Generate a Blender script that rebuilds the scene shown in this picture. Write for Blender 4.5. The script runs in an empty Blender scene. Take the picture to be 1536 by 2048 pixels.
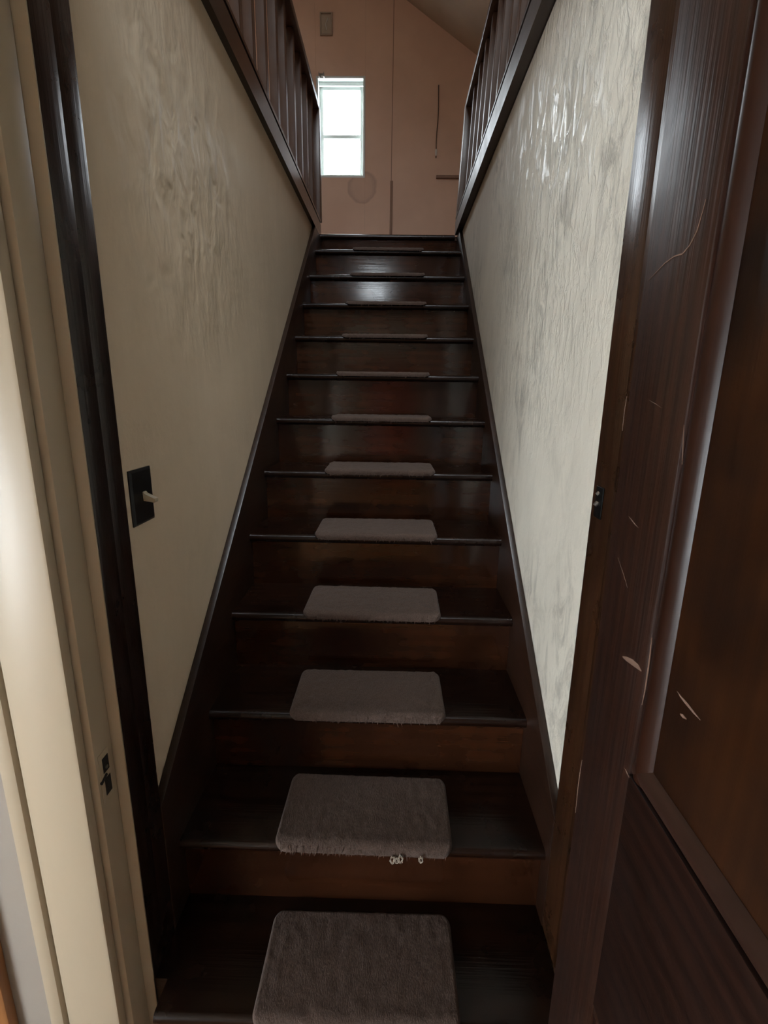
import bpy, bmesh, math, random
from mathutils import Vector, Matrix, noise

SC = bpy.context.scene
COL = SC.collection

# ------------------------------------------------------------------ camera
F_PX = 963.73
CAM = (0.0602, -0.6895, 1.2141)
PITCH, YAW, ROLL = math.radians(13.526), math.radians(-1.124), math.radians(0.834)


def cam_rows():
    B = Matrix(((1, 0, 0), (0, 0, -1), (0, 1, 0)))
    c, s = math.cos(PITCH), math.sin(PITCH)
    Rx = Matrix(((1, 0, 0), (0, c, -s), (0, s, c)))
    c, s = math.cos(ROLL), math.sin(ROLL)
    Rz = Matrix(((c, -s, 0), (s, c, 0), (0, 0, 1)))
    c, s = math.cos(YAW), math.sin(YAW)
    Y = Matrix(((c, -s, 0), (s, c, 0), (0, 0, 1)))
    return Rz @ Rx @ B @ Y


cam_data = bpy.data.cameras.new('camera')
cam_data.sensor_fit = 'VERTICAL'
cam_data.sensor_height = 36.0
cam_data.lens = F_PX / 2048 * 36.0
cam_data.clip_start = 0.02
cam = bpy.data.objects.new('camera', cam_data)
COL.objects.link(cam)
R = cam_rows()
cam.matrix_world = Matrix((
    (R[0][0], -R[1][0], -R[2][0], CAM[0]),
    (R[0][1], -R[1][1], -R[2][1], CAM[1]),
    (R[0][2], -R[1][2], -R[2][2], CAM[2]),
    (0, 0, 0, 1)))
SC.camera = cam

# ------------------------------------------------------------------ sky, exposure
SC.view_settings.view_transform = 'Standard'
SC.view_settings.look = 'None'
SC.view_settings.gamma = 1.0
SC.view_settings.use_curve_mapping = False
SC.view_settings.exposure = 1.3
world = bpy.data.worlds.new('overcast_sky')
SC.world = world
world.use_nodes = True
bg = world.node_tree.nodes['Background']
bg.inputs[0].default_value = (0.86, 0.94, 1.0, 1)
bg.inputs[1].default_value = 14.0


def portal(name, loc, sx, sy, direction):
    """guides the sky light through a window opening"""
    ld = bpy.data.lights.new(name, 'AREA')
    ld.shape = 'RECTANGLE'
    ld.size, ld.size_y = sx, sy
    ld.cycles.is_portal = True
    o = bpy.data.objects.new(name, ld)
    COL.objects.link(o)
    o.location = loc
    o.rotation_euler = Vector(direction).to_track_quat('-Z', 'Z').to_euler()
    return o


# ------------------------------------------------------------------ dimensions
RISE, RUN = 0.18685, 0.22111
HW = 0.43                 # half length of the treads
WX = 0.45                 # stairwell wall faces
FLOOR_UP = 2.2            # attic floor
FLOOR_HALL = -RISE
YB = 4.2                  # attic far wall
YF = -4.0                 # attic near gable
WALL_Y = 0.012            # hall side of the door wall
HEAD = 1.90
JL = 0.166                # stair-side end of the left jamb boards

# ------------------------------------------------------------------ helpers


def obj(name, bm, mat, parent=None, smooth=None):
    me = bpy.data.meshes.new(name)
    bmesh.ops.recalc_face_normals(bm, faces=bm.faces[:])
    bm.to_mesh(me)
    bm.free()
    if smooth is not None:
        for p in me.polygons:
            p.use_smooth = True
        me.set_sharp_from_angle(angle=math.radians(smooth))
    o = bpy.data.objects.new(name, me)
    COL.objects.link(o)
    if mat:
        me.materials.append(mat)
    if parent:
        o.parent = parent
        o.matrix_parent_inverse = Matrix.Identity(4)
        # parts are modelled in world coordinates: bring them into the parent's frame
        w = parent.matrix_basis.copy()
        if parent.parent:
            w = parent.parent.matrix_basis @ w
        me.transform(w.inverted())
    return o


def empty(name, loc=(0, 0, 0)):
    o = bpy.data.objects.new(name, None)
    COL.objects.link(o)
    o.location = loc
    o.empty_display_size = 0.05
    return o


def tag(o, label, cat=None, group=None, kind=None):
    o['label'] = label
    if cat:
        o['category'] = cat
    if group:
        o['group'] = group
    if kind:
        o['kind'] = kind
    return o


def add_box(bm, x0, x1, y0, y1, z0, z1, bevel=0.0, seg=2):
    t = bmesh.new()
    bmesh.ops.create_cube(t, size=1)
    for v in t.verts:
        v.co = Vector(((x0 + x1) / 2 + v.co.x * (x1 - x0), (y0 + y1) / 2 + v.co.y * (y1 - y0), (z0 + z1) / 2 + v.co.z * (z1 - z0)))
    if bevel:
        bmesh.ops.bevel(t, geom=t.edges[:], offset=bevel, segments=seg, profile=0.5, affect='EDGES')
    merge(bm, t)


def merge(bm, t):
    me = bpy.data.meshes.new('tmp')
    t.to_mesh(me)
    t.free()
    bm.from_mesh(me)
    bpy.data.meshes.remove(me)


def box(name, x0, x1, y0, y1, z0, z1, mat, parent=None, bevel=0.0, seg=2):
    bm = bmesh.new()
    add_box(bm, x0, x1, y0, y1, z0, z1, bevel, seg)
    return obj(name, bm, mat, parent, 40 if bevel else None)


def add_prism(bm, pts, axis, a, b):
    """extrude a closed polygon; pts are the two other coordinates in x,y,z order"""
    def mk(p, t):
        if axis == 0:
            return (t, p[0], p[1])
        if axis == 1:
            return (p[0], t, p[1])
        return (p[0], p[1], t)
    A = [bm.verts.new(mk(p, a)) for p in pts]
    Bv = [bm.verts.new(mk(p, b)) for p in pts]
    n = len(pts)
    bm.faces.new(A)
    bm.faces.new(Bv)
    for i in range(n):
        bm.faces.new((A[i], A[(i + 1) % n], Bv[(i + 1) % n], Bv[i]))


def prism(name, pts, axis, a, b, mat, parent=None, smooth=None, bevel=0.0):
    bm = bmesh.new()
    add_prism(bm, pts, axis, a, b)
    if bevel:
        bmesh.ops.bevel(bm, geom=bm.edges[:], offset=bevel, segments=2, profile=0.5, affect='EDGES')
        smooth = smooth or 40
    return obj(name, bm, mat, parent, smooth)


def add_tube(bm, pts, r, n=10):
    rings = []
    pts = [Vector(p) for p in pts]
    for i, p in enumerate(pts):
        d = (pts[min(i + 1, len(pts) - 1)] - pts[max(i - 1, 0)]).normalized()
        up = Vector((0, 0, 1)) if abs(d.z) < 0.9 else Vector((1, 0, 0))
        a = d.cross(up).normalized()
        b = d.cross(a).normalized()
        rr = r[i] if isinstance(r, (list, tuple)) else r
        rings.append([bm.verts.new(p + (a * math.cos(2 * math.pi * k / n) + b * math.sin(2 * math.pi * k / n)) * rr) for k in range(n)])
    for i in range(len(rings) - 1):
        for k in range(n):
            bm.faces.new((rings[i][k], rings[i][(k + 1) % n], rings[i + 1][(k + 1) % n], rings[i + 1][k]))
    bm.faces.new(rings[0])
    bm.faces.new(rings[-1])


def tube(name, pts, r, mat, parent=None, n=10):
    bm = bmesh.new()
    add_tube(bm, pts, r, n)
    return obj(name, bm, mat, parent, 50)


# ------------------------------------------------------------------ materials


def new_mat(name):
    m = bpy.data.materials.new(name)
    m.use_nodes = True
    nt = m.node_tree
    return m, nt, nt.nodes['Principled BSDF']


def N(nt, kind, **kw):
    n = nt.nodes.new(kind)
    for k, v in kw.items():
        if k.startswith('i_'):
            n.inputs[k[2:].replace('_', ' ')].default_value = v
        else:
            setattr(n, k, v)
    return n


def ramp(nt, src, stops):
    r = N(nt, 'ShaderNodeValToRGB')
    el = r.color_ramp.elements
    while len(el) < len(stops):
        el.new(0.5)
    for e, (p, c) in zip(el, stops):
        e.position = p
        e.color = (*c, 1) if len(c) == 3 else c
    nt.links.new(src, r.inputs[0])
    return r.outputs[0]


def mapped(nt, scale, loc=(0, 0, 0)):
    tc = N(nt, 'ShaderNodeTexCoord')
    mp = N(nt, 'ShaderNodeMapping')
    mp.inputs['Scale'].default_value = scale
    mp.inputs['Location'].default_value = loc
    nt.links.new(tc.outputs['Object'], mp.inputs[0])
    return mp.outputs[0]


def noise_tex(nt, vec, scale, detail=4, rough=0.55, dist=0.0):
    n = N(nt, 'ShaderNodeTexNoise')
    n.inputs['Scale'].default_value = scale
    n.inputs['Detail'].default_value = detail
    n.inputs['Roughness'].default_value = rough
    n.inputs['Distortion'].default_value = dist
    nt.links.new(vec, n.inputs['Vector'])
    return n.outputs[0]


def mixc(nt, fac, a, b, mode='MIX'):
    m = N(nt, 'ShaderNodeMix', data_type='RGBA', blend_type=mode)
    for s, v in ((m.inputs[0], fac), (m.inputs[6], a), (m.inputs[7], b)):
        if isinstance(v, (int, float)):
            s.default_value = v
        elif isinstance(v, tuple):
            s.default_value = (*v, 1)
        else:
            nt.links.new(v, s)
    return m.outputs[2]


def math_n(nt, op, a, b):
    m = N(nt, 'ShaderNodeMath', operation=op)
    for s, v in ((m.inputs[0], a), (m.inputs[1], b)):
        if isinstance(v, (int, float)):
            s.default_value = v
        else:
            nt.links.new(v, s)
    return m.outputs[0]


def bump(nt, bsdf, h, strength, dist):
    b = N(nt, 'ShaderNodeBump')
    b.inputs['Strength'].default_value = strength
    b.inputs['Distance'].default_value = dist
    nt.links.new(h, b.inputs['Height'])
    nt.links.new(b.outputs[0], bsdf.inputs['Normal'])


def wood(name, axis, dark, light, rough=0.22, grain=1.0, blotch=0.6, bump_s=0.25, spec=0.5, seed=0.0, coat=0.0):
    """stained, varnished softwood; axis = grain direction"""
    m, nt, b = new_mat(name)
    sc = [9.0, 9.0, 9.0]
    sc[axis] = 0.7
    v = mapped(nt, sc, (seed, seed * 1.7, seed * 0.3))
    w = N(nt, 'ShaderNodeTexNoise')
    w.inputs['Scale'].default_value = 1.3
    w.inputs['Detail'].default_value = 2
    nt.links.new(v, w.inputs['Vector'])
    rings = N(nt, 'ShaderNodeTexWave', wave_type='RINGS', rings_direction='XYZ'[axis], wave_profile='SIN')
    rings.inputs['Scale'].default_value = 1.6
    rings.inputs['Distortion'].default_value = 5.0
    rings.inputs['Detail'].default_value = 2.0
    rings.inputs['Detail Scale'].default_value = 0.6
    nt.links.new(v, rings.inputs['Vector'])
    fs = [160.0, 160.0, 160.0]
    fs[axis] = 4.0
    fine = noise_tex(nt, mapped(nt, fs), 1.0, 2)
    bl = noise_tex(nt, mapped(nt, (1, 1, 1), (seed, 0, seed)), 5.0, 3, 0.6)
    blr = ramp(nt, bl, [(0.36, (0, 0, 0)), (0.66, (1, 1, 1))])
    c1 = mixc(nt, math_n(nt, 'MULTIPLY', rings.outputs[1], 0.55 * grain), light, dark)
    c2 = mixc(nt, math_n(nt, 'MULTIPLY', blr, blotch), c1, dark)
    c3 = mixc(nt, 0.35, c2, mixc(nt, fine, (0.35, 0.35, 0.35), (1.5, 1.5, 1.5)), 'MULTIPLY')
    nt.links.new(c3, b.inputs['Base Color'])
    wear = noise_tex(nt, mapped(nt, (1, 1, 1)), 11.0, 4)
    rr = N(nt, 'ShaderNodeMapRange')
    nt.links.new(wear, rr.inputs[0])
    rr.inputs[3].default_value = rough * 0.75
    rr.inputs[4].default_value = rough * 1.4
    nt.links.new(rr.outputs[0], b.inputs['Roughness'])
    b.inputs['Specular IOR Level'].default_value = spec
    h = math_n(nt, 'ADD', math_n(nt, 'MULTIPLY', rings.outputs[1], 0.10), math_n(nt, 'ADD', math_n(nt, 'MULTIPLY', fine, 0.9), math_n(nt, 'MULTIPLY', wear, 0.7)))
    bump(nt, b, h, bump_s, 0.002)
    return m


D1, L1 = (0.0045, 0.0015, 0.0008), (0.016, 0.0055, 0.0024)
M = {}
M['tread'] = wood('tread_wood', 0, D1, L1, 0.24, 1.0, 0.7, 0.2, spec=0.36)
M['riser'] = wood('riser_wood', 0, (0.009, 0.0028, 0.0012), (0.042, 0.0138, 0.0055), 0.11, 0.45, 0.7, 0.06, seed=3)
M['skirt'] = wood('skirt_wood', 1, (0.007, 0.0027, 0.0013), (0.024, 0.009, 0.004), 0.33, 0.6, 0.5, 0.15, seed=5)
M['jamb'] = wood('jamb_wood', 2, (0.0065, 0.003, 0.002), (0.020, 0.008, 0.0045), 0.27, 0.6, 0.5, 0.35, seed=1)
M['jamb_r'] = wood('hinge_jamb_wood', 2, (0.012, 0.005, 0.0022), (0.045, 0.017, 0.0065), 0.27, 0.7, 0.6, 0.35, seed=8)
M['door'] = wood('door_wood', 2, (0.005, 0.0014, 0.0005), (0.028, 0.0078, 0.0028), 0.40, 1.0, 0.35, 0.5, spec=0.7, seed=2)
M['panel'] = wood('door_panel_wood', 2, (0.0045, 0.0016, 0.0008), (0.036, 0.0115, 0.003), 0.36, 0.4, 1.0, 0.15, seed=11)
M['mould'] = wood('moulding_wood', 2, (0.007, 0.0024, 0.0012), (0.024, 0.008, 0.004), 0.34, 0.4, 0.3, 0.1, spec=0.3, seed=4)
M['rail'] = wood('rail_wood', 1, (0.014, 0.007, 0.005), (0.032, 0.015, 0.010), 0.17, 0.5, 0.4, 0.12, seed=6)
M['rail_r'] = wood('broad_sheen_rail_wood', 1, (0.014, 0.007, 0.005), (0.032, 0.015, 0.010), 0.40, 0.5, 0.4, 0.12, spec=1.0, seed=6)  # rougher, more specular copy of the rail wood for a broader sheen
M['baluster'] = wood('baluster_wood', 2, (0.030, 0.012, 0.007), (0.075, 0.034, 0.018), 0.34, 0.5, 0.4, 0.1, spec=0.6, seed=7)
M['baluster_lit'] = wood('lit_baluster_wood', 2, (0.035, 0.017, 0.009), (0.085, 0.042, 0.023), 0.33, 0.5, 0.4, 0.1, spec=0.6, seed=7)  # lighter copy of the baluster wood, window light put into its colour
M['orange'] = wood('honey_wood', 2, (0.16, 0.06, 0.02), (0.38, 0.17, 0.06), 0.35, 0.8, 0.3, 0.1)
M['floorwood'] = wood('floor_board_wood', 1, (0.06, 0.027, 0.014), (0.24, 0.12, 0.06), 0.3, 0.8, 0.4, 0.1)


def paint(name, col, rough=0.45, var=0.12, bump_s=0.15, stretch=(1, 1, 1), sc=60, dist=0.002, vcol=None, vscale=3.0):
    m, nt, b = new_mat(name)
    big = noise_tex(nt, mapped(nt, stretch), vscale, 4, 0.6)
    c = mixc(nt, ramp(nt, big, [(0.35, (0, 0, 0)), (0.65, (1, 1, 1))]), col, vcol or tuple(x * (1 - var) for x in col))
    nt.links.new(c, b.inputs['Base Color'])
    b.inputs['Roughness'].default_value = rough
    bump(nt, b, noise_tex(nt, mapped(nt, stretch), sc, 3), bump_s, dist)
    return m


M['cream'] = paint('cream_gloss_paint', (0.43, 0.36, 0.255), 0.4, 0.06, 0.25, (1, 1, 0.12), 40, 0.0015)
M['chip'] = paint('bare_chipped_wood', (0.20, 0.12, 0.085), 0.6, 0.3)
M['hallwall'] = paint('hall_wall_paint', (0.29, 0.255, 0.215), 0.6, 0.05, 0.2)
M['halldark'] = paint('hall_tan_paint', (0.22, 0.16, 0.11), 0.6, 0.05, 0.15)
M['redwood'] = wood('reddish_wood', 2, (0.16, 0.03, 0.02), (0.34, 0.08, 0.05), 0.4, 0.6, 0.3, 0.1)
M['hallceil'] = paint('hall_ceiling_board', (0.30, 0.25, 0.19), 0.7, 0.08, 0.1)
M['hallpale'] = paint('hall_pale_paint', (0.78, 0.74, 0.66), 0.6, 0.04, 0.15)
M['ceil'] = paint('attic_ceiling_board', (0.52, 0.43, 0.33), 0.7, 0.2, 0.1, vscale=1.5)
M['white'] = paint('window_white_paint', (0.72, 0.77, 0.74), 0.45, 0.08, 0.15)
M['black'] = paint('black_bakelite', (0.006, 0.0065, 0.008), 0.3, 0.2, 0.02)
M['ivory'] = paint('ivory_bakelite', (0.52, 0.45, 0.32), 0.3, 0.1, 0.02)
M['hole_shade'] = paint('hole_shade_paint', (0.008, 0.005, 0.004), 0.8, 0.2, 0.05)  # near black, stands for the shade inside the strike's holes
M['iron'] = paint('black_iron', (0.012, 0.012, 0.012), 0.3, 0.3, 0.4)
M['iron'].node_tree.nodes['Principled BSDF'].inputs['Metallic'].default_value = 0.6
M['steel'] = paint('dull_steel', (0.35, 0.33, 0.30), 0.35, 0.2, 0.1)
M['steel'].node_tree.nodes['Principled BSDF'].inputs['Metallic'].default_value = 1.0
M['cord'] = paint('brown_cord', (0.13, 0.075, 0.045), 0.8, 0.2, 0.1)
M['plastic'] = paint('white_plastic', (0.7, 0.68, 0.62), 0.4, 0.05, 0.02)
M['lint'] = paint('pale_lint', (0.42, 0.36, 0.29), 0.9, 0.2, 0.3)
M['batten'] = paint('batten_paint', (0.28, 0.16, 0.105), 0.6, 0.2, 0.2)


def fibreboard():
    """pinkish painted attic board with an old ring-shaped water stain"""
    m, nt, b = new_mat('pinkish_attic_board')
    big = noise_tex(nt, mapped(nt, (1, 1, 1)), 1.6, 4, 0.6)
    c = mixc(nt, ramp(nt, big, [(0.35, (0, 0, 0)), (0.65, (1, 1, 1))]), (0.74, 0.50, 0.36), (0.65, 0.43, 0.31))
    tc = N(nt, 'ShaderNodeTexCoord')
    d = N(nt, 'ShaderNodeVectorMath', operation='DISTANCE')
    wob = N(nt, 'ShaderNodeMixRGB', blend_type='LINEAR_LIGHT')
    wob.inputs[0].default_value = 0.04
    nt.links.new(tc.outputs['Object'], wob.inputs[1])
    nz = N(nt, 'ShaderNodeTexNoise')
    nz.inputs['Scale'].default_value = 9
    nt.links.new(tc.outputs['Object'], nz.inputs['Vector'])
    nt.links.new(nz.outputs[1], wob.inputs[2])
    nt.links.new(wob.outputs[0], d.inputs[0])
    d.inputs[1].default_value = (-0.265, YB - 0.006, 3.035)
    ring = ramp(nt, d.outputs['Value'], [(0.0, (0.1, 0.1, 0.1)), (0.09, (0.16, 0.16, 0.16)), (0.122, (0.38, 0.38, 0.38)), (0.137, (0, 0, 0))])
    c = mixc(nt, ring, c, (0.20, 0.12, 0.09))
    nt.links.new(c, b.inputs['Base Color'])
    b.inputs['Roughness'].default_value = 0.55
    bump(nt, b, noise_tex(nt, mapped(nt, (1, 1, 1)), 70, 3), 0.08, 0.002)
    return m


M['board'] = fibreboard()


def plaster(name, base, alt, rough, spec, ripple, fine, patch, seed, centre, reach, gloss):
    """old trowelled plaster under glossy paint; the relief is strongest round one patch of the wall"""
    m, nt, b = new_mat(name)
    v = mapped(nt, (1, 1, 0.45), (seed, seed, seed))
    tone = noise_tex(nt, v, 2.6, 5, 0.65)
    c = mixc(nt, ramp(nt, tone, [(0.33, (0, 0, 0)), (0.68, (1, 1, 1))]), base, alt)
    stains = noise_tex(nt, mapped(nt, (1, 1, 0.5), (seed + 4, 0, 0)), 15, 6, 0.7, 0.9)
    where = ramp(nt, noise_tex(nt, mapped(nt, (1, 1, 0.6), (seed + 1, 3, 0)), 3.0, 3), [(0.42, (0, 0, 0)), (0.6, (1, 1, 1))])
    sf = math_n(nt, 'MULTIPLY', ramp(nt, stains, [(0.47, (0, 0, 0)), (0.62, (1, 1, 1))]), where)
    c = mixc(nt, math_n(nt, 'MULTIPLY', sf, patch), c, tuple(x * 0.72 for x in alt))
    nt.links.new(c, b.inputs['Base Color'])
    b.inputs['Specular IOR Level'].default_value = spec
    tc = N(nt, 'ShaderNodeTexCoord')
    d = N(nt, 'ShaderNodeVectorMath', operation='DISTANCE')
    nt.links.new(tc.outputs['Object'], d.inputs[0])
    d.inputs[1].default_value = centre
    near = ramp(nt, math_n(nt, 'DIVIDE', d.outputs['Value'], reach), [(0.25, (1, 1, 1)), (1.0, (0, 0, 0))])
    trowel = noise_tex(nt, mapped(nt, (1, 1, 0.55), (seed, 2, 0)), 15, 3, 0.5, 0.3)
    flakes = noise_tex(nt, mapped(nt, (1, 1, 0.42), (seed, 1, 0)), 34, 5, 0.6, 0.7)
    flakes = ramp(nt, flakes, [(0.47, (0, 0, 0)), (0.6, (1, 1, 1))])
    gl = N(nt, 'ShaderNodeMapRange')
    nt.links.new(math_n(nt, 'MULTIPLY', flakes, near), gl.inputs[0])
    gl.inputs[3].default_value = rough
    gl.inputs[4].default_value = rough - gloss
    nt.links.new(gl.outputs[0], b.inputs['Roughness'])
    lumps = math_n(nt, 'ADD', math_n(nt, 'MULTIPLY', trowel, ripple), math_n(nt, 'MULTIPLY', flakes, fine))
    h = math_n(nt, 'MULTIPLY', lumps, math_n(nt, 'ADD', near, 0.10))
    h = math_n(nt, 'ADD', h, math_n(nt, 'MULTIPLY', noise_tex(nt, mapped(nt, (1, 1, 0.8)), 9, 3), 0.15))
    grain = noise_tex(nt, mapped(nt, (1, 1, 0.8)), 150, 3, 0.6)
    h = math_n(nt, 'ADD', h, math_n(nt, 'MULTIPLY', grain, 0.03 + fine * 0.06))
    bump(nt, b, h, 0.9, 0.012)
    return m


M['plaster_l'] = plaster('plaster_left', (0.72, 0.595, 0.44), (0.645, 0.53, 0.385), 0.46, 0.4, 1.3, 0.0, 0.1, 0.0, (-0.45, 0.62, 1.74), 0.5, 0.08)
M['plaster_r'] = plaster('plaster_right', (0.77, 0.725, 0.62), (0.61, 0.575, 0.49), 0.74, 0.28, 0.22, 0.22, 0.95, 7.0, (0.45, 0.72, 1.82), 0.85, 0.42)


def carpet():
    m, nt, b = new_mat('taupe_carpet_pile')
    v = mapped(nt, (1, 0.35, 1))
    f = noise_tex(nt, v, 420, 3, 0.7)
    g = noise_tex(nt, mapped(nt, (1, 1, 1)), 28, 4, 0.6)
    c = mixc(nt, ramp(nt, f, [(0.3, (0, 0, 0)), (0.7, (1, 1, 1))]), (0.068, 0.045, 0.036), (0.135, 0.092, 0.074))
    c = mixc(nt, 0.35, c, mixc(nt, g, (0.55, 0.55, 0.55), (1.35, 1.35, 1.35)), 'MULTIPLY')
    nt.links.new(c, b.inputs['Base Color'])
    b.inputs['Roughness'].default_value = 0.95
    b.inputs['Specular IOR Level'].default_value = 0.1
    b.inputs['Sheen Weight'].default_value = 0.12
    b.inputs['Sheen Roughness'].default_value = 0.5
    bump(nt, b, math_n(nt, 'ADD', f, math_n(nt, 'MULTIPLY', g, 1.5)), 0.7, 0.004)
    return m


M['mat'] = carpet()


def glass(name='window_glass', tint=1.0):
    m, nt, b = new_mat(name)
    out = nt.nodes['Material Output']
    tr = N(nt, 'ShaderNodeBsdfTransparent')
    tr.inputs[0].default_value = (tint, tint, tint, 1)
    gl = N(nt, 'ShaderNodeBsdfGlossy')
    gl.inputs['Roughness'].default_value = 0.02
    mx = N(nt, 'ShaderNodeMixShader')
    mx.inputs[0].default_value = 0.06
    nt.links.new(tr.outputs[0], mx.inputs[1])
    nt.links.new(gl.outputs[0], mx.inputs[2])
    nt.links.new(mx.outputs[0], out.inputs[0])
    nt.nodes.remove(b)
    return m


M['glass'] = glass()
M['dimmed_glass'] = glass('dimmed_window_glass', 0.85)  # tint only dims the daylight coming through the far pane

# ------------------------------------------------------------------ shell: stairwell, attic, hall


def structure(o, label):
    o['kind'] = 'structure'
    o['label'] = label
    return o


RIDGE_X, RIDGE_Z, SLOPE = -0.72, 4.925, 0.635
KNEE_L, KNEE_R = -2.9, 1.9


def roof_z(x):
    return RIDGE_Z - SLOPE * abs(x - RIDGE_X)


# stairwell walls (with the thickness of a stud wall)
WT_L, WT_R = 2.18, 2.205       # underside of the wooden edge boards
bm = bmesh.new()
add_box(bm, -WX - 0.11, -WX, 0.2, 2.72, FLOOR_HALL, FLOOR_UP - 0.0005)
add_box(bm, -WX - 0.021, -WX, JL + 0.0005, 0.2, FLOOR_HALL, FLOOR_UP - 0.141)
structure(obj('wall_left', bm, M['plaster_l']),
          'tan painted plaster wall left of the stairs, rippled near the top')
structure(box('wall_right', WX, WX + 0.11, 0.2, 2.72, FLOOR_HALL, FLOOR_UP - 0.0005, M['plaster_r']),
          'grey white rough trowelled plaster wall right of the stairs')

structure(box('wall_light_stop', -WX - 0.11, WX + 0.11, 2.7205, 2.80, FLOOR_HALL, FLOOR_UP - 0.141, M['hallwall']), 'unseen wall added to keep stray light from under the stairs')  # added, out of view, to block sky light leaking under the flight
structure(box('floor_light_stop', -WX - 0.2, WX + 0.2, 0.0255, 2.85, FLOOR_HALL - 0.1, FLOOR_HALL - 0.0005, M['floorwood']), 'unseen floor added to keep stray light from under the stairs')  # added below the flight against leaking sky light

# attic floor around the stairwell
bm = bmesh.new()
for a in ((-3.1, -WX - 0.005, YF, YB), (WX + 0.005, 2.1, YF, YB), (-WX - 0.005, WX + 0.005, YF, 0.2), (-WX - 0.005, WX + 0.005, 2.69, YB)):
    add_box(bm, a[0], a[1], a[2], a[3], FLOOR_UP - 0.14, FLOOR_UP)
attic_floor = structure(obj('floor_attic', bm, M['floorwood']), 'dark wooden attic floor around the stairwell')

# sloping roof boards
RW = (-0.95, 0.25, -0.48, 1.05)        # added roof window: y0 y1, upper edge x, length down the slope
RX1 = RW[2] + RW[3] * math.cos(math.atan(SLOPE))


def slope_piece(bm, x0, x1, y0, y1):
    add_prism(bm, [(x0, roof_z(x0)), (x1, roof_z(x1)), (x1, roof_z(x1) + 0.12), (x0, roof_z(x0) + 0.12)], 1, y0, y1)


bm = bmesh.new()
slope_piece(bm, RIDGE_X, KNEE_R + 0.3, RW[1], YB + 0.25)
slope_piece(bm, RIDGE_X, KNEE_R + 0.3, YF - 0.2, RW[0])
slope_piece(bm, RIDGE_X, RW[2], RW[0], RW[1])
slope_piece(bm, RX1, KNEE_R + 0.3, RW[0], RW[1])
structure(obj('ceiling_right', bm, M['ceil']), 'taupe sloping attic ceiling on the right')
bm = bmesh.new()
slope_piece(bm, KNEE_L - 0.3, RIDGE_X, YF - 0.2, YB + 0.25)
structure(obj('ceiling_left', bm, M['ceil']), 'taupe sloping attic ceiling on the left')
structure(box('wall_knee_left', KNEE_L - 0.1, KNEE_L, YF, YB, FLOOR_UP, roof_z(KNEE_L), M['board']), 'low attic knee wall on the left')
structure(box('wall_knee_right', KNEE_R, KNEE_R + 0.1, YF, YB, FLOOR_UP, roof_z(KNEE_R), M['board']), 'low attic knee wall on the right')


def gable(name, y0, y1, wx0, wx1, wz0, wz1, mat, label):
    """gable wall with a window opening"""
    bm = bmesh.new()
    def col(x0, x1, z0, top=True, z1=None):
        pts = [(x0, z0), (x1, z0)]
        if top:
            pts += [(x1, roof_z(x1))]
            if x0 < RIDGE_X < x1:
                pts += [(RIDGE_X, RIDGE_Z)]
            pts += [(x0, roof_z(x0))]
        else:
            pts += [(x1, z1), (x0, z1)]
        add_prism(bm, pts, 1, y0, y1)
    col(KNEE_L, wx0, FLOOR_UP)
    col(wx1, KNEE_R, FLOOR_UP)
    col(wx0, wx1, wz1)
    col(wx0, wx1, FLOOR_UP, False, wz0)
    return structure(obj(name, bm, mat), label)


BW = (-0.675, -0.25, 3.11, 3.88)      # far window opening
FW = (-0.60, -0.12, 2.84, 3.40)        # near gable window opening
wall_back = gable('wall_back', YB, YB + 0.2, *BW, M['batten'], 'pinkish brown boarded attic end wall with the window')
wall_gable = gable('wall_gable', YF - 0.2, YF, *FW, M['board'], 'boarded attic gable wall over the hall')

# fibre boards nailed on the far wall, thin dark seams between them
PY0, PY1 = YB - 0.007, YB


def board_piece(pts):
    return prism('wall_panel', pts, 1, PY0, PY1, M['board'], wall_back)


SX = -0.014
board_piece([(KNEE_L, FLOOR_UP), (BW[0], FLOOR_UP), (BW[0], roof_z(BW[0])), (RIDGE_X, RIDGE_Z), (KNEE_L, roof_z(KNEE_L))])
board_piece([(BW[0] + 0.001, BW[3]), (BW[1], BW[3]), (BW[1], roof_z(BW[1])), (BW[0] + 0.001, roof_z(BW[0]))])
board_piece([(BW[0] + 0.001, FLOOR_UP), (BW[1], FLOOR_UP), (BW[1], BW[2]), (BW[0] + 0.001, BW[2])])
board_piece([(BW[1] + 0.001, FLOOR_UP), (SX - 0.003, FLOOR_UP), (SX - 0.003, roof_z(SX)), (BW[1] + 0.001, roof_z(BW[1]))])
board_piece([(SX + 0.003, FLOOR_UP), (1.1, FLOOR_UP), (1.1, roof_z(1.1)), (SX + 0.003, roof_z(SX))])
board_piece([(1.104, FLOOR_UP), (KNEE_R, FLOOR_UP), (KNEE_R, roof_z(KNEE_R)), (1.104, roof_z(1.104))])
box('batten', SX - 0.008, SX + 0.016, PY0 - 0.008, PY0, FLOOR_UP, 3.085, M['batten'], wall_back, 0.002)

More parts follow.
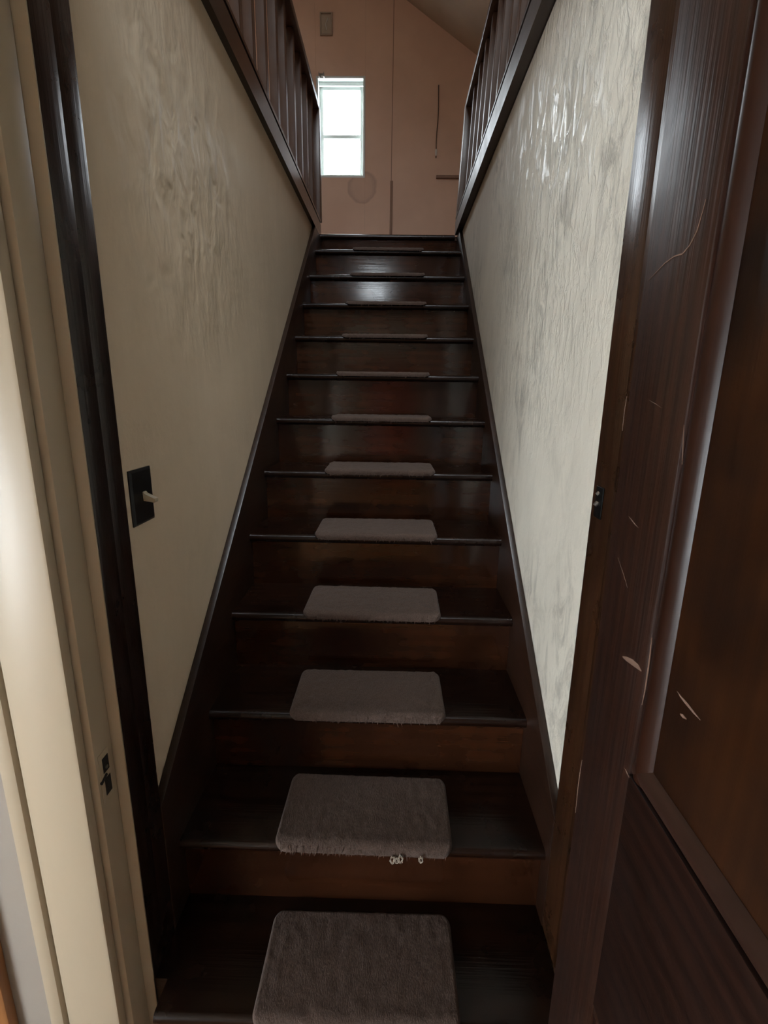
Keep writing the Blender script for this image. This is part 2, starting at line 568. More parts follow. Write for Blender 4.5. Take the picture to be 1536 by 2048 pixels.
# hall: the room the picture is taken from
HX0, HX1, HY0, HZ1 = -2.3, 1.25, -5.2, 2.06
structure(box('floor_hall', HX0 - 0.1, HX1 + 0.1, HY0 - 0.1, 0.025, FLOOR_HALL - 0.1, FLOOR_HALL, M['orange']), 'honey wood hall floor in front of the stairs')
structure(box('ceiling_hall', HX0 - 0.1, HX1 + 0.1, HY0 - 0.1, WALL_Y, HZ1 - 0.08, HZ1 - 0.001, M['hallceil']), 'plain hall ceiling')
HWIN = (-3.6, -1.5, -0.10, 1.10)     # added hall window on the left wall: y0 y1 z0 z1
bm = bmesh.new()
ht = HZ1 - 0.081
add_box(bm, HX0 - 0.1, HX0, HY0 - 0.1, HWIN[0], FLOOR_HALL, ht)
add_box(bm, HX0 - 0.1, HX0, HWIN[1], WALL_Y, FLOOR_HALL, ht)
add_box(bm, HX0 - 0.1, HX0, HWIN[0], HWIN[1], FLOOR_HALL, HWIN[2])
add_box(bm, HX0 - 0.1, HX0, HWIN[0], HWIN[1], HWIN[3], ht)
structure(obj('wall_hall_left', bm, M['hallpale']), 'hall side wall with the added window')
structure(box('wall_hall_right', HX1, HX1 + 0.1, HY0 - 0.1, WALL_Y, FLOOR_HALL, ht, M['hallpale']), 'hall side wall behind the open door')
structure(box('wall_hall_back', HX0, HX1, HY0 - 0.1, HY0, FLOOR_HALL, ht, M['halldark']), 'hall wall behind the viewer')
for nm, x0, x1, mt, lab in (('reflection_door_pale', -1.5, -0.92, M['hallpale'], 'unseen pale panelled door added for the riser reflections'), ('reflection_door_red', -0.45, 0.42, M['redwood'], 'unseen reddish wooden door added for the riser reflections')):  # unseen doors added so the glossy risers have something to reflect
    dr = empty(nm, ((x0 + x1) / 2, HY0, FLOOR_HALL))
    structure(dr, lab)
    box('leaf', x0 + 0.05, x1 - 0.05, HY0, HY0 + 0.02, FLOOR_HALL, 1.75, mt, dr, 0.002)
    for a, b, c, d in ((x0, x0 + 0.049, FLOOR_HALL, 1.80), (x1 - 0.049, x1, FLOOR_HALL, 1.80), (x0 + 0.05, x1 - 0.05, 1.751, 1.80)):
        box('casing', a, b, HY0, HY0 + 0.03, c, d, mt, dr, 0.003)
    for c, d in ((0.0, 0.7), (0.85, 1.6)):
        box('raised_panel', x0 + 0.14, x1 - 0.14, HY0 + 0.0201, HY0 + 0.028, c, d, mt, dr, 0.003)
JO = 0.472                            # outside of the jamb boards
bm = bmesh.new()
add_box(bm, HX0 - 0.1, -JO, WALL_Y, 0.2, FLOOR_HALL, FLOOR_UP - 0.141)
add_box(bm, JO, HX1 + 0.1, WALL_Y, 0.2, FLOOR_HALL, FLOOR_UP - 0.141)
add_box(bm, -JO, JO, WALL_Y, 0.2, HEAD + 0.022, FLOOR_UP - 0.141)
structure(obj('wall_front', bm, M['hallwall']), 'grey beige hall wall around the stair doorway')

# ------------------------------------------------------------------ windows


def sash_window(name, x0, x1, z0, z1, yin, dirn, depth, label, muntin, pane='glass'):
    """painted box frame and sash set in a wall; dirn=+1 when outside lies towards +y"""
    r = empty(name, ((x0 + x1) / 2, yin, z0))
    structure(r, label)
    def b(nm, a0, a1, d0, d1, c0, c1, mat=None, par=None, bev=0.002):
        ya, yb = yin + dirn * d0, yin + dirn * d1
        return box(nm, a0, a1, min(ya, yb), max(ya, yb), c0, c1, mat or M['white'], par or r, bev)
    t = 0.018
    b('frame_jamb', x0, x0 + t, 0.0, depth, z0, z1)
    b('frame_jamb', x1 - t, x1, 0.0, depth, z0, z1)
    b('frame_head', x0 + t, x1 - t, 0.0, depth, z1 - t, z1)
    b('sill', x0 + t, x1 - t, -0.0, depth, z0, z0 + t)
    # inner stop under the head
    b('head_stop', x0 + t, x1 - t, 0.05, 0.07, z1 - t - 0.028, z1 - t)
    sx0, sx1, sz0, sz1 = x0 + t, x1 - t, z0 + t, z1 - t
    d0, d1 = 0.085, 0.12
    st = 0.03
    b('sash_stile', sx0, sx0 + st, d0, d1, sz0, sz1)
    b('sash_stile', sx1 - st, sx1, d0, d1, sz0, sz1)
    b('sash_rail', sx0 + st, sx1 - st, d0, d1, sz1 - 0.045, sz1)
    b('sash_rail', sx0 + st, sx1 - st, d0, d1, sz0, sz0 + 0.04)
    b('meeting_rail', sx0 + st, sx1 - st, d0, d1, muntin - 0.014, muntin + 0.014)
    b('glass_pane', sx0 + st, sx1 - st, 0.1, 0.103, muntin + 0.014, sz1 - 0.045, M[pane], None, 0)
    b('glass_pane', sx0 + st, sx1 - st, 0.1, 0.103, sz0 + 0.04, muntin - 0.014, M[pane], None, 0)
    return r


sash_window('window_1', BW[0], BW[1], BW[2], BW[3], YB - 0.007, 1, 0.16, 'bright white painted attic window at the head of the stairs', 3.465, 'dimmed_glass')
portal('sky_portal_far', ((BW[0] + BW[1]) / 2, YB + 0.22, (BW[2] + BW[3]) / 2), BW[1] - BW[0], BW[3] - BW[2], (0, -1, 0))
sash_window('window_2', FW[0], FW[1], FW[2], FW[3], YF, -1, 0.16, 'attic gable window over the hall', 3.12)
portal('sky_portal_gable', ((FW[0] + FW[1]) / 2, YF - 0.22, (FW[2] + FW[3]) / 2), FW[1] - FW[0], FW[3] - FW[2], (0, 1, 0))

# unseen hall window added to light the doorway, turned into the left wall
w3 = sash_window('fill_window_hall', HWIN[0], HWIN[1], HWIN[2], HWIN[3], 0.0, 1, 0.1, 'unseen wide low hall window added to light the doorway and right stair wall', 0.5)
w3.matrix_basis = Matrix.Translation((HX0, (HWIN[0] + HWIN[1]) / 2, HWIN[2])) @ Matrix.Rotation(math.radians(90), 4, 'Z')
portal('sky_portal_hall', (HX0 - 0.12, (HWIN[0] + HWIN[1]) / 2, (HWIN[2] + HWIN[3]) / 2), HWIN[1] - HWIN[0], HWIN[3] - HWIN[2], (1, 0, 0))

# unseen roof window added in the right slope to light treads and left wall
sl = math.atan(SLOPE)
w4 = sash_window('fill_window_roof', RW[0], RW[1], 0.0, RW[3], 0.0, 1, 0.13, 'unseen roof window added in the right attic slope to light the treads', 0.52)
mid = Vector((RW[2], (RW[0] + RW[1]) / 2, roof_z(RW[2])))
w4.matrix_basis = Matrix.Translation(mid) @ Matrix(((0, math.sin(sl), math.cos(sl), 0), (1, 0, 0, 0), (0, math.cos(sl), -math.sin(sl), 0), (0, 0, 0, 1)))
nrm = Vector((math.sin(sl), 0, math.cos(sl)))
along = Vector((math.cos(sl), 0, -math.sin(sl)))
po = portal('sky_portal_roof', mid + along * (RW[3] / 2) + nrm * 0.16, RW[1] - RW[0], RW[3], -nrm)
po.rotation_euler = Matrix(((0, -along.x, nrm.x), (1, -along.y, nrm.y), (0, -along.z, nrm.z))).to_euler()

# ------------------------------------------------------------------ staircase
stairs = empty('staircase', (0, 0.1, FLOOR_HALL))
tag(stairs, 'steep dark varnished wooden staircase climbing between the plaster walls', 'staircase')
TH = 0.028


def tread_profile(y0, y1, ztop, th):
    r = th / 2
    pts = []
    for i in range(9):
        a = math.pi / 2 + math.pi * i / 8
        pts.append((y0 + r + r * math.cos(a), ztop - r + r * math.sin(a)))
    pts += [(y1, ztop - th), (y1, ztop)]
    return pts


rnd = random.Random(4)
for k in range(12):
    xw = HW if k else HW - 0.0005
    bm = bmesh.new()
    if k == 0:
        # lowest tread is notched round the left jamb
        add_prism(bm, tread_profile(0, 0.066, 0, TH), 0, -0.402, xw)
        add_prism(bm, [(0.066, -TH), (RUN + 0.026, -TH), (RUN + 0.026, 0), (0.066, 0)], 0, -xw, xw)
    else:
        add_prism(bm, tread_profile(k * RUN, (k + 1) * RUN + 0.026, k * RISE, TH), 0, -xw, xw)
    obj('tread', bm, M['tread'], stairs, 35)
prism('landing_nosing', tread_profile(12 * RUN, 12 * RUN + 0.055, FLOOR_UP + 0.002, TH), 0, -HW, 0.414, M['tread'], stairs, 35)
for k in range(13):
    zt = (k * RISE if k < 12 else FLOOR_UP + 0.002) - TH
    zb = (k - 1) * RISE
    y = k * RUN + 0.026
    lean = {9: 0.0, 10: 0.0028, 6: 0.001}.get(k, rnd.uniform(-0.0008, 0.0008))
    xa = -0.402 if k == 0 else -HW + 0.0005
    prism('riser', [(y, zb), (y + 0.018, zb), (y + 0.018 + lean, zt), (y + lean, zt)], 0, xa, HW - 0.0005, M['riser'], stairs)

prism('riser', [(0.067, -RISE), (0.085, -RISE), (0.085, -TH), (0.067, -TH)], 0, -HW + 0.0005, -0.4025, M['tread'], stairs)


def skirt(side, a, b, ztop):
    y0 = JL + 0.001 if side < 0 else 0.2005
    yend = (ztop - a) / b
    pts = [(y0, a + b * y0), (yend, ztop), (2.70, ztop), (2.70, 1.80), (y0, -0.185)]
    x0, x1 = (-WX + 0.0005, -HW) if side < 0 else (HW, WX - 0.0005)
    return prism('skirt_board', pts, 0, x0, x1, M['skirt'], stairs, bevel=0.0015)


skirt(-1, 0.205, 0.805, WT_L - 0.001)
skirt(1, 0.15, 0.795, WT_R - 0.001)

# ------------------------------------------------------------------ stairwell edge and railings


def edge_board(name, xf, xb, z0, z1, mat, label):
    """moulded board capping the wall: plain face, groove, lip"""
    s = 1 if xf > 0 else -1
    g = 0.006
    pts = [(xf, z0), (xf, z0 + 0.078), (xf + s * g, z0 + 0.080), (xf + s * g, z0 + 0.089), (xf, z0 + 0.091), (xf, z1 - 0.004), (xf + s * 0.004, z1), (xb, z1), (xb, FLOOR_UP + 0.0005), (xf + s * 0.034 if s < 0 else xf + s * 0.036, FLOOR_UP + 0.0005), (xf + s * 0.034 if s < 0 else xf + s * 0.036, z0)]
    if s < 0:
        pts[-2] = (-WX, FLOOR_UP + 0.0005)
        pts[-1] = (-WX, z0)
    else:
        pts[-2] = (WX, FLOOR_UP + 0.0005)
        pts[-1] = (WX, z0)
    o = prism(name, pts, 1, 0.2005, 2.68, mat, None, 30)
    o['kind'] = 'structure'
    o['label'] = label
    return o


EL, ER = 2.288, 2.309
edge_board('trim_1', -0.43, -0.53, WT_L, EL, M['rail'], 'dark glossy moulded board edging the stairwell on the left')
edge_board('trim_2', 0.415, 0.53, WT_R, ER, M['rail_r'], 'dark glossy moulded board edging the stairwell on the right')


def railing(xin, ztop_base, zrail, ys, ynewel, lean, mat, label):
    s = 1 if xin > 0 else -1
    bs = 0.034
    r = empty('stair_railing', (xin, ynewel, ztop_base))
    tag(r, label, 'railing', 'wooden railings beside the stairwell')
    def xx(a, b):
        return (a, b) if a < b else (b, a)
    x0, x1 = xx(xin, xin + s * 0.055)
    newel_x = xx(xin - s * 0.02, xin + s * 0.04)
    # newel at the head of the stairs
    box('newel_post', newel_x[0], newel_x[1], ynewel - 0.02, ynewel + 0.045, ztop_base + 0.0005, zrail + 0.037, mat, r, 0.003)
    box('top_rail', newel_x[0], newel_x[1] + (0.0 if s < 0 else 0.02), 0.23, ynewel - 0.0205, zrail, zrail + 0.036, mat, r, 0.003)
    base = None
    for y in ys:
        x0, x1 = xx(xin, xin + s * bs)
        if base is None:
            base = box('baluster', x0, x1, y - bs / 2, y + bs / 2, ztop_base + 0.0005, zrail - 0.0003, mat, r, 0.002, 1)
            y_first = y
        else:
            c = base.copy()
            COL.objects.link(c)
            c.parent = r
            c.location = (0, y - y_first, 0)
    r.rotation_euler = (0, lean, 0)
    return r


yl = [2.545, 2.373, 2.203, 2.031, 1.837, 1.671, 1.483, 1.305, 1.154, 0.985, 0.815, 0.645, 0.475]
yr = [2.49, 2.30, 2.13, 1.965, 1.79, 1.62, 1.435, 1.28, 1.11, 0.94, 0.77, 0.60, 0.43]
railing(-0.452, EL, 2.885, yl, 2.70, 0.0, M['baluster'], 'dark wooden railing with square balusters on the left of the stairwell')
railing(0.442, ER, 2.90, yr, 2.70, math.radians(2.4), M['baluster_lit'], 'railing with brightly lit square balusters on the right of the stairwell')

# ------------------------------------------------------------------ carpet mats


def stair_mat(k, label):
    rn = random.Random(k * 7 + 1)
    W, D, TT, cr = 0.42 + rn.uniform(-0.004, 0.004), 0.222, 0.0105, 0.026
    cx = 0.003 + rn.uniform(-0.003, 0.003)
    ang = rn.uniform(-0.012, 0.012)
    y0 = k * RUN - 0.011
    z0 = k * RISE
    nu, nv = 84, 46
    bm = bmesh.new()
    top, bot = [], []
    # finer rows towards the front and back edges
    for j in range(nv + 1):
        v = 0.5 - 0.5 * math.cos(math.pi * j / nv)
        y = D * v
        e = min(y, D - y)
        hw = W / 2
        if e < cr:
            hw -= cr - math.sqrt(max(cr * cr - (cr - e) ** 2, 0))
        rt, rb = [], []
        for i in range(nu + 1):
            u = -math.cos(math.pi * i / nu)
            wob = 0.0016 * noise.noise(Vector((u * 9 + k * 3.1, v * 6, k)))
            x = u * hw + (wob if abs(u) > 0.9 else 0)
            yy = y + 0.0022 * noise.noise(Vector((x * 60, k * 5.0, 1.0))) * (1 - v) ** 4 + 0.0012 * noise.noise(Vector((x * 190, k * 2.0, 4.0))) * (1 - v) ** 6
            ed = min(hw - abs(x) if hw > abs(x) else 0, e)
            prof = math.sqrt(max(0, 1 - (1 - min(ed / 0.007, 1)) ** 2))
            h = TT * prof * (1 + 0.16 * noise.noise(Vector((x * 55, yy * 38, k * 3.0))) + 0.11 * noise.noise(Vector((x * 170, yy * 70, k * 1.7))))
            dz = 0.0
            if yy < 0.024:
                dz = -((0.024 - yy) / 0.024) ** 2 * 0.009
            px, py = cx + x * math.cos(ang) - (yy - D / 2) * math.sin(ang), y0 + D / 2 + x * math.sin(ang) + (yy - D / 2) * math.cos(ang)
            rt.append(bm.verts.new((px, py, z0 + 0.0012 + h + dz)))
            rb.append(bm.verts.new((px, py, z0 + 0.0006 + dz)))
        top.append(rt)
        bot.append(rb)
    for j in range(nv):
        for i in range(nu):
            bm.faces.new((top[j][i], top[j][i + 1], top[j + 1][i + 1], top[j + 1][i]))
    # underside as one coarse sheet of strips, edges closed
    for j in range(nv):
        bm.faces.new((top[j][0], top[j + 1][0], bot[j + 1][0], bot[j][0]))
        bm.faces.new((top[j][nu], top[j + 1][nu], bot[j + 1][nu], bot[j][nu]))
        bm.faces.new((bot[j][0], bot[j + 1][0], bot[j + 1][nu], bot[j][nu]))
    for i in range(nu):
        bm.faces.new((top[0][i], top[0][i + 1], bot[0][i + 1], bot[0][i]))
        bm.faces.new((top[nv][i], top[nv][i + 1], bot[nv][i + 1], bot[nv][i]))
    o = obj('stair_mat', bm, M['mat'], None, 60)
    tag(o, label, 'mat', 'taupe carpet mats on the stair treads')
    # frayed pile along the front edge
    fb = bmesh.new()
    for q in range(230):
        x = rn.uniform(-W / 2 + 0.016, W / 2 - 0.016)
        big = rn.random() < 0.06
        ln = rn.uniform(0.006, 0.011) if not big else rn.uniform(0.012, 0.019)
        wd = rn.uniform(0.0012, 0.0022)
        y = y0 + rn.uniform(0.0, 0.006)
        z = z0 + rn.uniform(-0.004, 0.006)
        dx = rn.uniform(-0.5, 0.5) * ln
        tip = (cx + x + dx, y - 0.004 - rn.uniform(0, 0.003), z - ln)
        a = fb.verts.new((cx + x - wd, y, z))
        b = fb.verts.new((cx + x + wd, y, z))
        c = fb.verts.new((cx + x, y + 0.002, z + 0.0015))
        t = fb.verts.new(tip)
        fb.faces.new((a, b, t))
        fb.faces.new((b, c, t))
        fb.faces.new((c, a, t))
        fb.faces.new((a, b, c))
    f = obj('frayed_fringe', fb, M['mat'], o)
    f['kind'] = 'stuff'
    return o


MAT_LABELS = [
    'large dim carpet mat on the lowest step, cut by the bottom of the picture',
    'carpet mat on the second step up, white tufts hanging from its front edge',
    'carpet mat on the third step up',
    'carpet mat on the fourth step up',
    'carpet mat on the fifth step up',
    'carpet mat on the sixth step up, seen as a thin strip',
    'carpet mat on the seventh step up, seen edge on',
    'carpet mat on the eighth step up, seen edge on',
    'carpet mat on the fifth step below the landing, edge on',
    'carpet mat on the third tread from the top',
    'carpet mat on the second tread from the top',
    'carpet mat on the topmost tread just below the landing']
MAT_LABELS[8] = 'carpet mat on the fourth tread from the top, seen edge on'
for k, lab in enumerate(MAT_LABELS):
    stair_mat(k, lab)


def tuft(name, pts_list, label):
    bm = bmesh.new()
    for pts, r in pts_list:
        add_tube(bm, pts, r, 6)
    o = obj(name, bm, M['lint'], None, 60)
    tag(o, label, 'lint')
    return o


def curl(cx, z, s, y=RUN - 0.017, seed=0):
    rn = random.Random(seed)
    out = []
    for q in range(7):
        a0 = rn.uniform(0, 6.28)
        n = 6
        pts = []
        for i in range(n):
            a = a0 + i * rn.uniform(0.5, 0.9)
            pts.append((cx + s * 0.6 * math.cos(a) * rn.uniform(0.6, 1.1), y - 0.001 * q / 7 + rn.uniform(-0.003, 0.001), z + s * math.sin(a) * rn.uniform(0.6, 1.1)))
        out.append((pts, 0.0011))
    return out


tuft('lint_tuft', curl(0.074, RISE - 0.012, 0.012, seed=1) + curl(0.092, RISE - 0.009, 0.011, seed=2) + curl(0.084, RISE - 0.013, 0.008, seed=5), 'pale lint tuft below the front edge of the second step mat')
tuft('lint_tuft', curl(0.139, RISE - 0.008, 0.009, seed=3), 'small pale lint knot hanging at the right end of the second step mat')

# ------------------------------------------------------------------ door frame (left: latch side, right: hinge side)
frame = empty('trim_3', (0, WALL_Y, FLOOR_HALL))
structure(frame, 'stair door frame, cream paint towards the hall, dark stain towards the stairs')
RB = 0.45                 # rebate face
for s in (-1, 1):
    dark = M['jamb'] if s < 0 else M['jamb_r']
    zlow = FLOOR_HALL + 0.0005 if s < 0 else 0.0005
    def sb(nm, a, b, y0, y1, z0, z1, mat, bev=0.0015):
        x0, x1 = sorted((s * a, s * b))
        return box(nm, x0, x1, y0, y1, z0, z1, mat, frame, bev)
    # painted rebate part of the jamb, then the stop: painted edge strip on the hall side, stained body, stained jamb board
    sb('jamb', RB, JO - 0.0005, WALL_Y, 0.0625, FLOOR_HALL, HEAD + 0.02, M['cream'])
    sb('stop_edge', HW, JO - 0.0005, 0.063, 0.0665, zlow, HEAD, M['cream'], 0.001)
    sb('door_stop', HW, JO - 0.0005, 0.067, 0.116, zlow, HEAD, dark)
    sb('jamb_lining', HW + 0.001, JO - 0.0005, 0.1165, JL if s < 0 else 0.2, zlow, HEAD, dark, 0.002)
    # casing on the hall wall: flat board, quirk and outer backband
    sb('casing', 0.461, 0.565, WALL_Y - 0.024, WALL_Y - 0.0005, FLOOR_HALL + 0.0005, HEAD + 0.13, M['cream'], 0.006)
    sb('backband', 0.568, 0.598, WALL_Y - 0.030, WALL_Y - 0.0005, FLOOR_HALL + 0.0005, HEAD + 0.13, M['cream'], 0.009)
box('jamb_head', -JO, JO, WALL_Y, 0.2, HEAD + 0.0005, HEAD + 0.021, M['cream'], frame, 0.001)

# latch strike on the left rebate, painted over
zc = 0.543
sp = box('strike_plate', -RB, -RB + 0.0012, 0.019, 0.049, zc - 0.05, zc + 0.048, M['cream'], frame, 0.0005)
for z0, z1 in ((zc + 0.006, zc + 0.036), (zc - 0.040, zc - 0.006)):
    box('mortise_shade', -RB + 0.0012, -RB + 0.0017, 0.028, 0.045, z0, z1, M['hole_shade'], sp)  # flat dark patch painting the shade of a hole
bm = bmesh.new()
add_tube(bm, [(-RB + 0.0016, 0.0345, zc + 0.001), (-RB + 0.0016, 0.017, zc - 0.006)], 0.0028, 8)
obj('groove_shade', bm, M['hole_shade'], sp, 40)
bm = bmesh.new()
add_tube(bm, [(-RB + 0.0035, 0.037, zc + 0.0145), (-RB + 0.001, 0.037, zc + 0.0145)], 0.0035, 10)
obj('screw_head', bm, M['steel'], sp, 40)

# small black keeper on the hinge jamb
kp = box('bolt_keeper', HW - 0.0025, HW + 0.0005, 0.150, 0.180, 1.005, 1.062, M['iron'], frame, 0.0015)
tube('keeper_pin', [(HW - 0.007, 0.166, 1.028), (HW - 0.002, 0.166, 1.034)], 0.004, M['steel'], kp, 10)
tube('keeper_pin', [(HW - 0.006, 0.166, 1.048), (HW - 0.002, 0.166, 1.052)], 0.003, M['steel'], kp, 10)

# honey-stained woodwork further along the hall wall
structure(box('trim_4', -0.81, -0.688, WALL_Y - 0.022, WALL_Y - 0.0005, FLOOR_HALL + 0.0005, 1.95, M['orange'], None, 0.003), 'honey stained wooden trim at the lower left corner')

# ------------------------------------------------------------------ door, swung open towards the viewer
DX, DT = 0.385, 0.036      # face towards the doorway, thickness
DY1, DY0 = 0.010, -0.80
DZ0, DZ1 = 0.012, 1.885
door = empty('door_1', (DX + DT, DY1, DZ0))
structure(door, 'dark varnished panelled door standing open on the right')
SW = 0.142
PZ = 0.722                # lower edge of the upper panel


def dbox(nm, y0, y1, z0, z1, mat, bev=0.0025, x0=DX, x1=DX + DT):
    return box(nm, x0, x1, y0, y1, z0, z1, mat, door, bev)


dbox('hinge_stile', DY1 - SW, DY1, DZ0, DZ1, M['door'], 0.004)
dbox('latch_stile', DY0, DY0 + SW, DZ0, DZ1, M['door'], 0.004)
yi0, yi1 = DY0 + SW + 0.0002, DY1 - SW - 0.0002
M['door_h'] = wood('door_rail_wood', 1, (0.004, 0.0012, 0.0006), (0.019, 0.0058, 0.0028), 0.42, 1.0, 0.35, 0.3, spec=0.4, seed=9)
M['mould_lit'] = wood('moulding_wood_lit', 1, (0.016, 0.0075, 0.005), (0.034, 0.0155, 0.010), 0.3, 0.4, 0.3, 0.1, seed=4)  # paler moulding wood, light from the attic put into its colour
rails = [(DZ0, 0.12), (0.30, PZ), (1.745, DZ1)]
for z0, z1 in rails:
    dbox('rail', yi0, yi1, z0, z1, M['door_h'], 0.001)
panels = [(0.12, 0.30), (PZ, 1.745)]
for z0, z1 in panels:
    pz = dbox('panel', yi0 + 0.004, yi1 - 0.004, z0 + 0.004, z1 - 0.004, M['panel'], 0.001, DX + 0.012, DX + DT - 0.012)
    # quarter-round panel mouldings on both faces, mitred by overlap at the corners
    for face in (-1, 1):
        xf = DX if face < 0 else DX + DT
        sgn = 1 if face < 0 else -1
        mw = 0.032
        prof = []
        for i in range(13):
            t = i / 12
            prof.append((mw * t, sgn * (0.006 + 0.0055 * t - 0.0068 * math.sin(math.pi * t) ** 0.8)))
        # prof: distance from the panel edge, depth from the face
        def vert(y_edge, d):
            bm = bmesh.new()
            pts = [(xf + sgn * 0.0119, y_edge)] + [(xf + p[1], y_edge + d * p[0]) for p in prof]
            add_prism(bm, pts, 2, z0 + 0.001, z1 - 0.001)
            return obj('panel_moulding', bm, M['mould'], pz, 60)
        def hori(z_edge, d):
            bm = bmesh.new()
            pts = [(xf + sgn * 0.0119, z_edge)] + [(xf + p[1], z_edge + d * p[0]) for p in prof]
            add_prism(bm, pts, 1, yi0 + 0.001, yi1 - 0.001)
            return obj('panel_moulding', bm, M['mould_lit'], pz, 60)
        vert(yi1, -1)
        vert(yi0, 1)
        hori(z0, 1)
        hori(z1, -1)

# hinges on the jamb
for z in (1.08, 0.30, 1.70):
    h = tube('hinge', [(0.4375, -0.004 + 0.012, z - 0.045), (0.4375, -0.004 + 0.012, z + 0.045)], 0.006, M['iron'], door, 12)
    for dz in (-0.052, 0.052):
        bm = bmesh.new()
        bmesh.ops.create_uvsphere(bm, u_segments=10, v_segments=6, radius=0.006)
        for v in bm.verts:
            v.co += Vector((0.4375, 0.008, z + dz * 0.95))
        obj('hinge_tip', bm, M['iron'], h, 60)

# door knobs
for s, x in ((-1, DX), (1, DX + DT)):
    bm = bmesh.new()
    pr = [(0, 0.026), (0.004, 0.026), (0.006, 0.010), (0.022, 0.009), (0.030, 0.022), (0.042, 0.027), (0.052, 0.022), (0.056, 0.006)]
    add_tube(bm, [(x + s * a, DY0 + 0.065, 0.80) for a, r in pr], [r for a, r in pr], 20)
    obj('door_knob', bm, M['iron'], door, 50)

# chips and scratches in the varnish of the door face (thin slivers of bare wood)


def sliver(nm, pts, w, mat, y_to=None, depth=DX):
    """tapered mark following (y, z) points on the face at x = depth"""
    bm = bmesh.new()
    n = len(pts)
    L, Rr = [], []
    for i, p in enumerate(pts):
        a, c = pts[max(i - 1, 0)], pts[min(i + 1, n - 1)]
        d = Vector((c[0] - a[0], c[1] - a[1])).normalized()
        ww = w * (0.08 + math.sin(math.pi * (i + 0.15) / (n - 0.7)) if n > 2 else 1)
        ww = max(ww, w * 0.1) / 2
        L.append((p[0] - d.y * ww, p[1] + d.x * ww))
        Rr.append((p[0] + d.y * ww, p[1] - d.x * ww))
    add_prism(bm, L + Rr[::-1], 0, depth - 0.0004, depth + 0.0002)
    return obj(nm, bm, mat, door)


def unproject(px, py, x):
    d = R.transposed() @ Vector(((px - 768) / F_PX, (py - 1024) / F_PX, 1))
    t = (x - CAM[0]) / d.x
    return (CAM[1] + t * d.y, CAM[2] + t * d.z)


def mark(nm, pix, w, mat=None, depth=DX):
    return sliver(nm, [unproject(*p, depth) for p in pix], w, mat or M['chip'], None, depth)


mark('scratch', [(1412, 398), (1405, 425), (1394, 462), (1380, 490), (1366, 507), (1348, 513), (1330, 526), (1312, 545), (1298, 560)], 0.0016)
mark('chip', [(1245, 1313), (1254, 1318), (1266, 1325), (1277, 1334), (1283, 1342)], 0.008)
mark('chip', [(1258, 1033), (1264, 1040), (1270, 1048), (1277, 1055)], 0.002)
mark('chip', [(1372, 683), (1368, 850), (1366, 900)][1:] + [(1364, 930)], 0.0014)
mark('scratch', [(1236, 1115), (1246, 1145), (1255, 1175)], 0.0009)
mark('scratch', [(1254, 792), (1250, 815), (1247, 840), (1245, 862)], 0.0016)
mark('scratch', [(1298, 800), (1312, 808), (1324, 816)], 0.0009)
mark('scratch', [(1304, 1275), (1300, 1310), (1296, 1340), (1290, 1380), (1284, 1410)], 0.0024)
mark('chip', [(1354, 1382), (1364, 1396), (1376, 1410), (1388, 1425), (1401, 1440)], 0.0035, None, DX + 0.012)
mark('chip', [(1361, 1428), (1366, 1432), (1373, 1438)], 0.004, None, DX + 0.012)
mark('chip', [(1250, 1536), (1254, 1545), (1259, 1555)], 0.003)
mark('scratch', [(1164, 1520), (1160, 1545), (1156, 1575), (1151, 1625)], 0.002)

# ------------------------------------------------------------------ light switch on the left wall
sw = empty('light_switch', (-WX, 0.2505, 1.0115))
tag(sw, 'black toggle light switch on the left wall beside the dark jamb', 'light switch')
pb = bmesh.new()
py0, py1, pz0, pz1 = 0.211, 0.2935, 0.956, 1.067
ins = 0.005
base_c = [(-WX + 0.0003, y, z) for y, z in ((py0, pz0), (py1, pz0), (py1, pz1), (py0, pz1))]
mid_c = [(-WX + 0.003, y, z) for y, z in ((py0, pz0), (py1, pz0), (py1, pz1), (py0, pz1))]
top_c = [(-WX + 0.006, y, z) for y, z in ((py0 + ins, pz0 + ins), (py1 - ins, pz0 + ins), (py1 - ins, pz1 - ins), (py0 + ins, pz1 - ins))]
VV = [[pb.verts.new(c) for c in ring] for ring in (base_c, mid_c, top_c)]
for a in range(2):
    for i in range(4):
        pb.faces.new((VV[a][i], VV[a][(i + 1) % 4], VV[a + 1][(i + 1) % 4], VV[a + 1][i]))
pb.faces.new(VV[2])
pb.faces.new(VV[0])
obj('plate', pb, M['black'], sw)
yc, zc = 0.256, 1.0105
bm = bmesh.new()
add_prism(bm, [(-WX + 0.005, zc + 0.010), (-WX + 0.0085, zc + 0.009), (-WX + 0.010, zc + 0.004), (-WX + 0.030, zc - 0.0035), (-WX + 0.031, zc - 0.010), (-WX + 0.028, zc - 0.0125), (-WX + 0.006, zc - 0.009)], 1, yc - 0.0065, yc + 0.0065)
bmesh.ops.bevel(bm, geom=bm.edges[:], offset=0.0012, segments=2, profile=0.5, affect='EDGES')
obj('toggle', bm, M['ivory'], sw, 40)
for dz in (-0.033, 0.033):
    bm = bmesh.new()
    add_tube(bm, [(-WX + 0.0055, yc - 0.002, zc + dz), (-WX + 0.0068, yc - 0.002, zc + dz)], 0.003, 10)
    obj('screw', bm, M['black'], sw, 40)

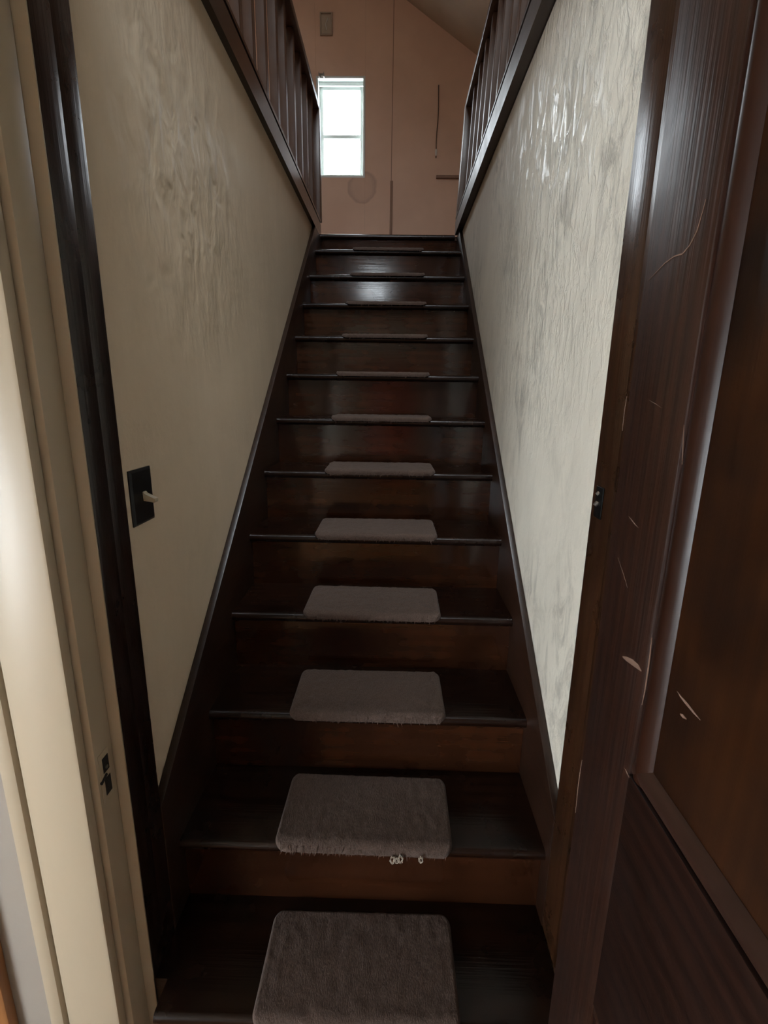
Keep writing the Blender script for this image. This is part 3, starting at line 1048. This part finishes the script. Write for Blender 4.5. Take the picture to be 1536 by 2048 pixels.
# ------------------------------------------------------------------ small things on the attic end wall
W0 = PY0
jb = empty('electrical_box', (-0.58, W0, 4.235))
tag(jb, 'small pale electrical box high on the attic end wall above the window', 'electrical box')
bm = bmesh.new()
for a in ((-0.632, -0.622, 4.16, 4.32), (-0.538, -0.528, 4.16, 4.32), (-0.622, -0.538, 4.31, 4.32), (-0.622, -0.538, 4.16, 4.17)):
    add_box(bm, a[0], a[1], W0 - 0.02, W0 - 0.0003, a[2], a[3], 0.002, 1)
M['boxpaint'] = paint('box_paint', (0.42, 0.33, 0.25), 0.5, 0.1)
obj('rim', bm, M['boxpaint'], jb, 40)
box('cover_plate', -0.622, -0.538, W0 - 0.008, W0 - 0.0003, 4.17, 4.31, M['ceil'], jb, 0.001)
tube('wire', [(-0.575, W0 - 0.009, 4.20), (-0.585, W0 - 0.018, 4.235), (-0.570, W0 - 0.016, 4.26), (-0.566, W0 - 0.009, 4.28)], 0.004, M['plastic'], jb, 8)

pc = empty('pull_cord', (0.384, W0, 3.80))
tag(pc, 'thin brown cord with a white end hanging on the attic end wall', 'cord')
pts = []
for i in range(25):
    t = i / 24
    pts.append((0.380 + 0.010 * math.sin(t * 5.5) * t + 0.004 * t, W0 - 0.010 - 0.004 * math.sin(t * 9), 3.80 - 0.47 * t))
tube('cord', pts, 0.0042, M['cord'], pc, 8)
e = pts[-1]
tube('end_plug', [(e[0], e[1], e[2]), (e[0], e[1], e[2] - 0.012), (e[0], e[1], e[2] - 0.045), (e[0], e[1], e[2] - 0.052)], [0.006, 0.010, 0.009, 0.005], M['plastic'], pc, 12)
tube('prong', [(e[0], e[1], e[2] - 0.052), (e[0], e[1], e[2] - 0.068)], 0.004, M['iron'], pc, 8)
bm = bmesh.new()
add_tube(bm, [(0.380, W0 + 0.0, 3.803), (0.380, W0 - 0.018, 3.803)], 0.004, 8)
obj('nail', bm, M['iron'], pc, 40)

lg = box('wall_ledge', 0.385, 0.86, W0 - 0.022, W0 - 0.0003, 3.103, 3.127, M['batten'], None, 0.002)
tag(lg, 'thin brown ledge strip low on the attic end wall, right side', 'ledge')

# roller shade bracket at the window head
rb = empty('shade_bracket', (-0.63, W0, 3.87))
tag(rb, 'small grey shade bracket at the upper left corner of the attic window', 'bracket')
box('plate', -0.648, -0.602, W0 - 0.003, W0 - 0.0003, 3.868, 3.895, M['steel'], rb, 0.0005)
box('arm', -0.648, -0.644, W0 - 0.03, W0 - 0.003, 3.858, 3.893, M['steel'], rb, 0.0005)
box('arm', -0.606, -0.602, W0 - 0.03, W0 - 0.003, 3.858, 3.893, M['steel'], rb, 0.0005)
